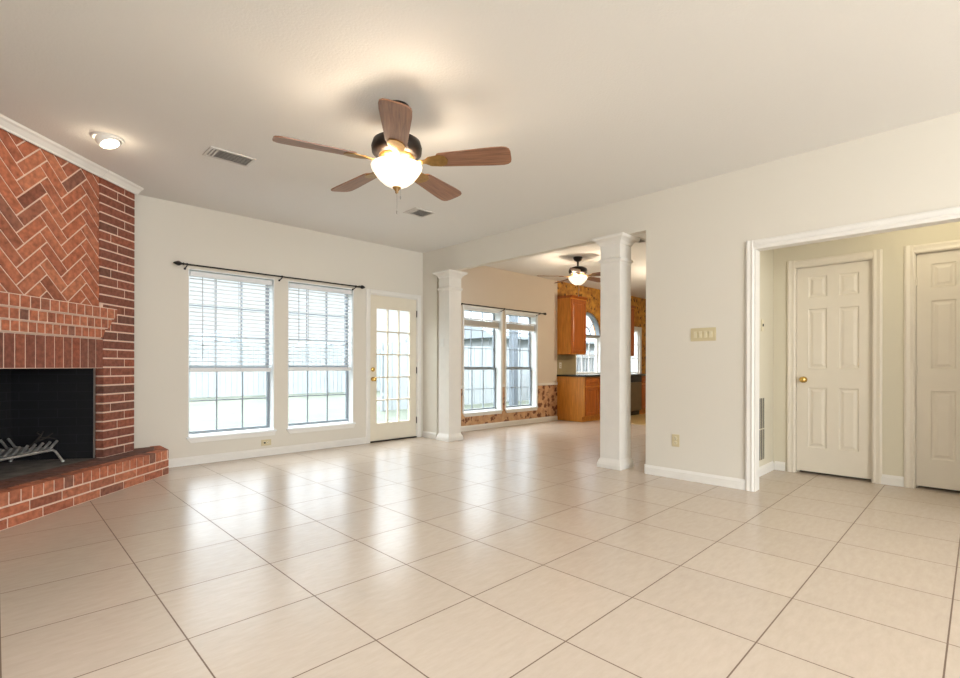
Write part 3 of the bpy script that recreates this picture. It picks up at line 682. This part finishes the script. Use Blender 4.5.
sw = empty('light_switch', (5.335, 1.5005, 1.46)); tag(sw, 'small beige switch on the hall side wall above the return grille', 'light switch')
mb = MB(); mb.box(-.035, .035, -.006, 0, -.058, .058); mb.build('cover_plate', M['almond2'], sw, .002)
mb = MB(); mb.box(-.006, .006, -.014, -.006, -.010, .014); mb.build('toggle', M['dark'], sw)
# hall return-air grille
g = empty('return_air_grille', (5.24, 1.5005, .12)); tag(g, 'tall louvred return air grille low on the hall side wall', 'vent')
mb = MB()
for (x0, x1, z0, z1) in ((-.20, -.17, 0, .66), (.17, .20, 0, .66), (-.17, .17, 0, .03), (-.17, .17, .63, .66)): mb.box(x0, x1, -.006, 0, z0, z1)
mb.build('frame', M['hall_wall'], g, .002)
mb = MB(); mb.box(-.17, .17, -.002, 0, .03, .63); mb.build('backing', M['dark'], g)
mb = MB()
for k in range(7):
    x = -.15 + k * .05; mb.box(x - .005, x + .005, -.0045, -.002, .03, .63)
mb.box(-.17, .17, -.006, -.0045, .325, .335)
mb.build('louvres', M['hall_wall'], g)

# ------------------------------------------------------------------ curtain rods
def rod(name, x0, x1, z, y, brackets, label):
    e = empty(name, ((x0 + x1) / 2, y, z)); tag(e, label, 'curtain rod', 'black curtain rods over the windows'); c = (x0 + x1) / 2
    mb = MB(); mb.lathe((x0 - c, 0, 0), [(.0085, 0), (.0085, x1 - x0)], 12, axis='X'); mb.build('rod', M['black'], e)
    for s in (-1, 1):
        xe = (x1 - c) if s > 0 else (x0 - c)
        mb = MB(); mb.lathe((xe, 0, 0), [(.009, 0), (.016, s * .008), (.009, s * .018), (.012, s * .026), (.023, s * .045), (.025, s * .058), (.016, s * .078), (.010, s * .092), (.003, s * .100)], 16, axis='X'); mb.build('finial', M['black'], e)
    for xb in brackets:
        mb = MB(); mb.tube([(xb - c, BY - y - .004, -.035), (xb - c, .02, -.020), (xb - c, 0, -.014)], .006, 8); mb.lathe((xb - c, BY - y - .006, -.035), [(.012, 0), (.012, .0055)], 12, axis='Y'); mb.lathe((xb - c - .005, 0, 0), [(.014, 0), (.014, .010)], 12, axis='X'); mb.build('bracket', M['black'], e)
    return e
rod('curtain_rod', 1.40, 3.44, 2.112, BY - .085, (1.425, 2.42, 3.40), 'black iron curtain rod over the two windows left of the glazed door')
rod('curtain_rod', 5.20, 7.38, 2.056, BY - .085, (5.30, 6.30, 7.28), 'black iron curtain rod over the breakfast nook windows')

# ------------------------------------------------------------------ venetian blinds
def blind(a0, a1, z0, z1, label, wand_len):
    c = (a0 + a1) / 2; y = BY + .045
    e = empty('window_blind', (c, y, z1)); tag(e, label, 'blind', 'white slat blinds in the living room windows'); h = (a1 - a0) / 2 - .014
    mb = MB(); mb.box(-h - .004, h + .004, -.03, .025, -.062, -.010); mb.build('headrail', M['blind'], e, .003)
    n = 22; zt = -.085; zb = z0 - z1 + .072; pit = (zt - zb) / (n - 1); mb = MB(); an = math.radians(-9)
    for k in range(n):
        z = zt - k * pit; ca, sa = math.cos(an) * .024, math.sin(an) * .024
        mb.add([(sx * h, yy, z + zz) for yy, zz in ((-ca, -sa), (0, .003), (ca, sa), (ca, sa - .0028), (0, .0002), (-ca, -sa - .0028)) for sx in (-1, 1)],
               [(0, 1, 3, 2), (2, 3, 5, 4), (4, 5, 7, 6), (6, 7, 9, 8), (8, 9, 11, 10), (10, 11, 1, 0), (0, 2, 8, 10), (2, 4, 6, 8), (1, 11, 9, 3), (3, 9, 7, 5)])
    mb.build('slats', M['blind'], e)
    mb = MB(); mb.box(-h, h, -.026, .026, z0 - z1 + .002, z0 - z1 + .048); mb.build('bottom_rail', M['blind'], e, .004)
    for x in (-h * .42, h * .18, h * .88):
        mb = MB(); mb.box(x - .003, x + .003, -.0275, -.0255, z0 - z1 + .034, -.062); mb.box(x - .003, x + .003, .0255, .0275, z0 - z1 + .034, -.062); mb.build('ladder_tape', M['cord'], e)
    mb = MB(); mb.tube([(-h + .115, -.034, -.062), (-h + .118, -.034, -wand_len)], .004, 8); mb.build('tilt_wand', M['cord'], e)
    return e
blind(W[0][0] + .01, W[0][1] - .01, .985, W[0][3] - .01, 'white slat blind lowered halfway in the left living room window', .95)
blind(W[1][0] + .01, W[1][1] - .01, .992, W[1][3] - .01, 'white slat blind lowered halfway in the window beside the glazed door', .72)
def shade(a0, a1, label):
    c = (a0 + a1) / 2; e = empty('pleated_blind', (c, BY + .05, 1.78)); tag(e, label, 'shade', 'grey gathered shades in the nook windows'); h = (a1 - a0) / 2 - .012
    mb = MB()
    for k in range(6):
        z = -.045 + k * .015; mb.box(-h, h, -.022 + (.004 if k % 2 else 0), .022 - (.004 if k % 2 else 0), z, z + .0145)
    mb.build('fabric_stack', M['shade'], e)
    mb = MB(); mb.box(-h, h, -.022, .022, .055, .073); mb.build('top_rail', M['blind'], e); mb = MB(); mb.box(-h, h, -.022, .022, -.062, -.046); mb.build('bottom_rail', M['blind'], e)
    mb = MB(); mb.box(-h, h, -.025, .025, .205, .233); mb.build('headrail', M['blind'], e)
    for x in (-h * .7, h * .7): mb = MB(); mb.tube([(x, 0, .073), (x, 0, .206)], .002, 6); mb.build('lift_cord', M['cord'], e)
shade(W[2][0] + .009, W[2][1] - .009, 'grey gathered shade in the nook window nearest the white column')
shade(W[3][0] + .009, W[3][1] - .009, 'grey gathered shade in the nook window nearest the oak cabinets')

# ------------------------------------------------------------------ ceiling fans
def fan(loc, z_blade, R, phase, label, drop_r, mr, lamp_w, hug):
    # loc on the ceiling ; z_blade height of the blades
    e = empty('ceiling_fan', (loc[0], loc[1], ZC)); tag(e, label, 'ceiling fan'); zb = z_blade - ZC
    k = R / .66
    mb = MB(); mb.lathe((0, 0, 0), [(.072 * k, -.0005), (.074 * k, -.02), (.060 * k, -.05), (.030 * k, -.068)], 28); mb.build('canopy', M['bronze'], e)
    mb = MB(); mb.lathe((0, 0, 0), [(.014, -.06), (.014, zb + .13 * k)], 14); mb.build('downrod', M['bronze'], e)
    mb = MB(); mb.lathe((0, 0, zb), [(.025 * k, .155 * k), (.09 * k, .145 * k), (mr * .93, .118 * k), (mr, .085 * k), (mr * .97, .052 * k), (mr * .72, .034 * k)], 36); mb.build('motor_housing', M['bronze'], e)
    mb = MB(); mb.lathe((0, 0, zb), [(mr * .71, .036 * k), (mr * .66, .018 * k), (mr * .50, .004 * k), (.05 * k, .0)], 36); mb.build('rotor_ring', M['gold'], e)
    for i in range(5):
        a = phase + i * 2 * PI / 5; T = Matrix.Rotation(a, 4, 'Z') @ Matrix.Translation((0, 0, zb)) @ Matrix.Rotation(math.radians(-12), 4, 'X')
        mb = MB(); r0, r1 = .235 * k, R; prof = []
        w0, w1 = .058 * k, .078 * k; n = 8
        top = [(r0, w0 * .55), (r0 + .012, w0 * .9), (r0 + .03, w0)] + [(r0 + .03 + (r1 - .05 - r0 - .03) * t / 6, w0 + (w1 - w0) * min(1, t / 5)) for t in range(1, 7)] + [(r1 - .025, w1 * .93), (r1 - .006, w1 * .72), (r1, w1 * .4)]
        poly = top + [(x, -y) for x, y in reversed(top)]
        mb.prism(poly, lambda x, y, h: (x, y, h), -.004, .004); bo = mb.build('blade', M['blade'], e); bo.matrix_local = T
        mb = MB(); pl = [(mr * .45, -.018 * k), (mr * .8, -.014 * k), (mr * 1.15, -.016 * k), (mr * 1.35, -.040 * k), (mr * 1.75, -.050 * k), (mr * 2.0, -.034 * k), (mr * 2.08, 0)]
        mb.prism(pl + [(x, -y) for x, y in reversed(pl[:-1])], lambda x, y, h: (x, y, h), -.010, -.0045); bo = mb.build('blade_iron', M['gold'], e); bo.matrix_local = T
    rb = mr * 1.0; zr = zb - .018 * k
    mb = MB(); mb.lathe((0, 0, zr), [(.05 * k, .022 * k), (.055 * k, -.004), (.030 * k, -.012), (.010, -.014), (.010, -.12 * k)], 24); mb.build('light_kit', M['gold'], e)
    prof = [(rb * .98, .0), (rb * 1.01, -.006), (rb * .98, -.022 * k), (rb * .86, -.050 * k), (rb * .68, -.082 * k), (rb * .46, -.108 * k), (rb * .24, -.124 * k), (.012, -.128 * k)]
    mb = MB(); mb.lathe((0, 0, zr), prof, 40, caps=False)
    o = mb.build('glass_bowl', M['bowl'], e); s = o.modifiers.new('thickness', 'SOLIDIFY'); s.thickness = .004
    mb = MB(); mb.lathe((0, 0, zr - .122 * k), [(.008, .004), (.026 * k, 0), (.024 * k, -.008 * k), (.014 * k, -.018 * k), (.008 * k, -.028 * k), (.009 * k, -.034 * k), (.002, -.040 * k)], 20); mb.build('finial', M['gold'], e)
    for dx, dy, ln in ((-.012, -.02, .30), (.02, -.015, .13)):
        mb = MB(); mb.tube([(dx, dy, zr - .10 * k), (dx, dy, zr - .10 * k - ln * .62)], .0016, 6); mb.lathe((dx, dy, zr - .10 * k - ln * .62), [(.002, 0), (.005, -.008), (.004, -.022), (.001, -.026)], 10); mb.build('pull_chain', M['steel'], e)
    for i in range(3):
        a = phase + .5 + i * 2 * PI / 3; point('fan_bulb', (loc[0] + .085 * k * math.cos(a), loc[1] + .085 * k * math.sin(a), z_blade - .048 * k), lamp_w / 3, (1.0, .86, .68), .028)
    return e
fan((1.877, 2.695), 2.389, .752, 2.8358, 'large five-blade ceiling fan with lit glass bowl in the living room', .07, .165, 19, True)
fan((6.45, 4.40), 2.46, .64, math.atan2(.698, .306) , 'smaller five-blade ceiling fan with lit bowl over the breakfast nook', .07, .145, 26, False)

# ------------------------------------------------------------------ ceiling fixtures
cl = empty('recessed_light', (.600, 4.600, ZC)); tag(cl, 'lit eyeball downlight in the ceiling near the fireplace', 'ceiling light')
mb = MB(); mb.lathe((0, 0, 0), [(.105, -.0005), (.104, -.006), (.092, -.011), (.084, -.006), (.083, -.0015)], 36, caps=False); mb.build('trim_ring', M['plate'], cl)
T = Matrix.Translation((.0, 0, -.004)) @ Matrix.Rotation(math.radians(24), 4, Vector((-.7, -.7, 0)))
mb = MB(T); mb.lathe((0, 0, 0), [(.080, .006), (.081, -.012), (.074, -.030), (.062, -.043), (.060, -.044)], 32, caps=False); mb.build('eyeball', M['plate'], cl)
mb = MB(T); mb.lathe((0, 0, 0), [(.061, -.042), (.045, -.047), (.02, -.050), (.001, -.051)], 28, caps=False); mb.build('lamp_lens', M['lamp'], cl)
point('downlight_glow', (.60, 4.60, ZC - .10), 1.0, (1, .84, .62), .03)
def vent(loc, sx, sy, label, n, along):
    e = empty('ceiling_vent', (loc[0], loc[1], ZC)); tag(e, label, 'vent')
    mb = MB(); w = .022; x, y = sx / 2, sy / 2
    for (p, q, r, s) in ((-x, x, -y, -y + w), (-x, x, y - w, y), (-x, -x + w, -y + w, y - w), (x - w, x, -y + w, y - w)): mb.box(p, q, r, s, -.010, -.0005)
    mb.build('frame', M['vent'], e, .003)
    mb = MB(); mb.box(-x + w, x - w, -y + w, y - w, -.002, -.0005); mb.build('duct_backing', M['ventdark'], e)
    mb = MB()
    for k in range(n):
        t = (k + .5) / n
        if along == 'x':
            c = -x + w + .07 + (2 * x - 2 * w - .07) * 0; yy = -y + w + (2 * y - 2 * w) * t; mb.prism([(yy - .008, -.010), (yy + .006, -.0025), (yy + .008, -.0025), (yy - .005, -.010)], lambda a, b_, h: (h, a, b_), -x + w + .06, x - w)
        else:
            xx = -x + w + (2 * x - 2 * w) * t; mb.prism([(xx - .008, -.010), (xx + .006, -.0025), (xx + .008, -.0025), (xx - .005, -.010)], lambda a, b_, h: (a, h, b_), -y + w, y - w)
    if along == 'x':
        for xx in (-x + w + .015, -x + w + .040): mb.box(xx - .006, xx + .006, -y + w, y - w, -.009, -.003)
    mb.build('louvres', M['vent'], e)
vent((1.358, 4.295), .345, .215, 'rectangular white ceiling vent between the downlight and the fan', 6, 'x')
vent((3.338, 4.365), .265, .235, 'square white ceiling vent right of the fan, over the glazed door', 6, 'x')
vent((6.155, 3.225), .25, .15, 'small ceiling vent in the nook ceiling right of the near column', 5, 'x')

# ------------------------------------------------------------------ kitchen
def raised_panel(mb, fn, p, q, r, s, st=.055):
    # door front: frame at d=0 , recessed raised panel
    wall_cells(mb, fn, p, q, r, s, 0, .018, [(p + st, q - st, r + st, s - st)])
    a0, a1, b0, b1 = p + st, q - st, r + st, s - st
    ring = lambda i, d: [fn(a0 + i, b0 + i, d), fn(a1 - i, b0 + i, d), fn(a1 - i, b1 - i, d), fn(a0 + i, b1 - i, d)]
    mb.loft([ring(0, 0), ring(.004, .010), ring(.012, .010), ring(.030, .004)], caps=False); mb.add(ring(.030, .004), [(0, 1, 2, 3)])
def base_unit(x0, x1, label, doors=1, group='oak base cabinets along the window wall'):
    e = empty('base_cabinet', ((x0 + x1) / 2, 5.24, 0)); tag(e, label, 'cabinet', group); h = (x1 - x0) / 2
    mb = MB(); mb.box(-h, h, 0.02, BY - 5.24 - .002, .10, .862); mb.box(-h, h, .075, BY - 5.24 - .002, .0045, .10); mb.build('body', M['oak'], e)
    w = 2 * h / doors
    for k in range(doors):
        a, c = -h + k * w + .02, -h + (k + 1) * w - .02
        mb = MB(); raised_panel(mb, lambda u, v, d: (u, d, v), a, c, .125, .665); mb.build('door', M['oakdoor'], e)
        mb = MB(); raised_panel(mb, lambda u, v, d: (u, d, v), a, c, .690, .845, .035); mb.build('drawer', M['oakdoor'], e)
    return e
base_unit(KX + .002, 8.40, 'oak base cabinet with its bare end panel beside the wallpapered wall')
base_unit(8.402, 9.50, 'oak sink base cabinet under the arched window, mostly behind the column', 2)
dw = empty('dishwasher', (9.83, 5.24, 0)); tag(dw, 'bronze-toned dishwasher with a black control strip under the counter', 'dishwasher')
mb = MB(); mb.box(-.318, .318, .02, .60, .10, .862); mb.build('body', M['steelapp'], dw)
mb = MB(); mb.box(-.310, .310, 0, .0195, .13, .72); mb.build('door', M['steelapp'], dw, .004)
mb = MB(); mb.box(-.310, .310, -.002, .0195, .725, .858); mb.build('control_panel', M['glassblack'], dw, .004)
mb = MB(); mb.box(-.318, .318, .06, .6, .0045, .10); mb.build('kick_plate', M['glassblack'], dw)
base_unit(10.152, 10.98, 'oak base cabinet right of the dishwasher', 2)
ct = empty('countertop', (9.45, 5.5, .862)); tag(ct, 'thin dark countertop running under the arched window', 'countertop')
mb = MB(); mb.box(KX - .02 - 9.45, 11.0 - 9.45, 5.205 - 5.5, BY - .001 - 5.5, .0005, .036); mb.build('slab', M['counter'], ct, .004)
mb = MB(); wall_cells(mb, lambda a, z, d: (a, d, z), KX + .002, 11.0, .899, 1.29, BY - .010, BY - .0005, [(AC - AR, AC + AR, .5, 1.5), (10.72, 11.2, .5, 1.5)]); struct(mb.build('backsplash', M['backsplash']))
def upper(x0, x1, label):
    e = empty('wall_cabinet', ((x0 + x1) / 2, BY - .001, 1.30)); tag(e, label, 'cabinet', 'oak wall cabinets'); h = (x1 - x0) / 2; D = .325
    mb = MB(); mb.box(-h, h, -D + .02, 0, 0, 1.10); mb.build('body', M['oak'], e)
    mb = MB(); mb.prism([(-D + .019, 1.10), (-D - .022, 1.135), (-D - .022, 1.145), (0, 1.145), (0, 1.10)], lambda y, z, x: (x, y, z), -h, h + .02); mb.build('cornice', M['oakdoor'], e)
    mb = MB(); raised_panel(mb, lambda u, v, d: (u, -D + d, v), -h + .015, h - .015, .02, 1.075, .06); mb.build('door', M['oakdoor'], e)
upper(KX + .002, 8.47, 'oak wall cabinet on the near side of the arched window')
upper(9.62, 10.43, 'oak wall cabinet on the far side of the arched window')
fc = empty('kitchen_faucet', (9.42, 5.72, .8985)); tag(fc, 'black gooseneck faucet at the kitchen sink window', 'faucet')
mb = MB(); mb.lathe((0, 0, 0), [(.026, 0), (.024, .03), (.014, .04)], 14)
mb.tube([(0, 0, .03), (0, 0, .16)] + [(-.07 + .07 * math.cos(t), -.0, .16 + .07 * math.sin(t)) for t in [PI * k / 8 for k in range(1, 9)]] + [(-.14, 0, .13)], .011, 10); mb.build('spout', M['black'], fc)
mb = MB(); mb.tube([(.02, -.01, .05), (.05, -.03, .09)], .007, 8); mb.build('handle', M['black'], fc)

# ------------------------------------------------------------------ outdoors
mb = MB(); mb.box(-30, 45, BY + WT + .01, 60, -.30, -.12); struct(mb.build('lawn', M['lawn']))
def fence(name, x0, x1, y, z1, m, bw, label):
    e = empty(name, ((x0 + x1) / 2, y, -.12)); tag(e, label, 'fence'); c = (x0 + x1) / 2; n = int((x1 - x0) / bw); mb = MB()
    for k in range(n): mb.box(x0 - c + k * bw + .006, x0 - c + (k + 1) * bw - .006, -.012, .012, .03, z1 + random.uniform(-.015, .015))
    mb.build('boards', M[m], e)
    mb = MB()
    for z in (.4, z1 - .3): mb.box(x0 - c, x1 - c, .013, .06, z, z + .09)
    mb.build('rails', M[m], e)
    k = x0 - c
    while k < x1 - c: mb = MB(); mb.box(k, k + .1, .061, .16, 0, z1 + .02); mb.build('post', M[m], e); k += 2.4
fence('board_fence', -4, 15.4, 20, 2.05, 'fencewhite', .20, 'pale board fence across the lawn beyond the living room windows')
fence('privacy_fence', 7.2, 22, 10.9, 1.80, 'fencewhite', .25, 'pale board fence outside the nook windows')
tr = None
for i, (x, y, r, h) in enumerate(((4.2, 26, 1.5, 2.7), (8.2, 28, 1.7, 3.0), (12.2, 25, 1.5, 2.6), (16.2, 28, 1.7, 2.8))):
    e = empty('distant_tree', (x, y, -.12)); tag(e, ('hazy rounded tree behind the back fence, seen through the left window', 'hazy tree behind the back fence, seen through the middle of the blinds', 'hazy low tree behind the fence near the glazed door', 'hazy tree behind the far end of the board fence')[i], 'tree', 'trees behind the back fence')
    mb = MB(); mb.tube([(0, 0, 0), (0.05, 0, h * .5)], [.14, .09], 8); mb.build('trunk', M['charred'], e)
    bm = bmesh.new(); bmesh.ops.create_icosphere(bm, subdivisions=4, radius=1)
    from mathutils import noise as mn
    for v in bm.verts:
        f = 1 + .28 * mn.noise(v.co * 2.1 + Vector((i * 7, 0, 0))) + .12 * mn.noise(v.co * 6.3)
        v.co = Vector((v.co.x * r * f, v.co.y * r * f, v.co.z * h * .42 * f + h * .55))
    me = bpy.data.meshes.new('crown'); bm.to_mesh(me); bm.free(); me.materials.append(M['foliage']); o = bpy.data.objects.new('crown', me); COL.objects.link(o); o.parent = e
# neighbouring garage
e = empty('garage', (21.3, 18.5, -.12)); tag(e, 'pale garage with a grey pitched roof beyond the nook windows', 'building')
mb = MB(); mb.box(-5, 5, -2.5, 3, 0, 2.6); mb.build('walls', M['fencewhite'], e)
mb = MB(); mb.prism([(-3.0, 2.5), (3.5, 2.5), (3.5, 2.62), (.25, 4.35), (-3.0, 2.62)], lambda y, z, x: (x, y, z), -5.4, 5.4); mb.build('roof', M['roof'], e)
e = empty('patio_post', (8.55, 7.6, -.12)); tag(e, 'dark grey patio post outside the nook window by the cabinets', 'post')
mb = MB(); mb.sq(0, 0, [(.10, 0), (.10, .12), (.075, .14), (.075, 2.6), (.10, 2.62), (.10, 2.75)]); mb.build('shaft', M['post'], e)
e = empty('clipped_hedge', (14.9, 9.6, -.12)); tag(e, 'dark clipped hedge behind the white porch railing', 'hedge')
bm = bmesh.new(); bmesh.ops.create_cube(bm, size=1); bmesh.ops.subdivide_edges(bm, edges=bm.edges[:], cuts=14, use_grid_fill=True)
for v in bm.verts: v.co = Vector((v.co.x * 3.6, v.co.y * .9, (v.co.z + .5) * 1.5)) + Vector((mn.noise(v.co * 9), mn.noise(v.co * 9 + Vector((5, 0, 0))), mn.noise(v.co * 9 + Vector((0, 5, 0))))) * .07
me = bpy.data.meshes.new('foliage'); bm.to_mesh(me); bm.free(); me.materials.append(M['hedge']); o = bpy.data.objects.new('foliage', me); COL.objects.link(o); o.parent = e
# porch rail beyond the kitchen window
e = empty('porch_railing', (9.9, 6.75, -.12)); tag(e, 'white porch railing seen through the arched kitchen window', 'railing')
mb = MB(); mb.box(-1.5, 1.5, -.04, .04, 1.39, 1.46); mb.build('top_rail', M['porch'], e)
mb = MB(); mb.box(-1.5, 1.5, -.03, .03, .12, .18); mb.build('bottom_rail', M['porch'], e)
for k in range(24):
    x = -1.44 + k * .125; mb = MB(); mb.box(x - .021, x + .021, -.02, .02, .18, 1.39); mb.build('baluster', M['porch'], e)
for x in (-1.5, 1.5):
    mb = MB(); mb.box(x - .045, x + .045, -.045, .045, 0, 1.52); mb.build('post', M['porch'], e)
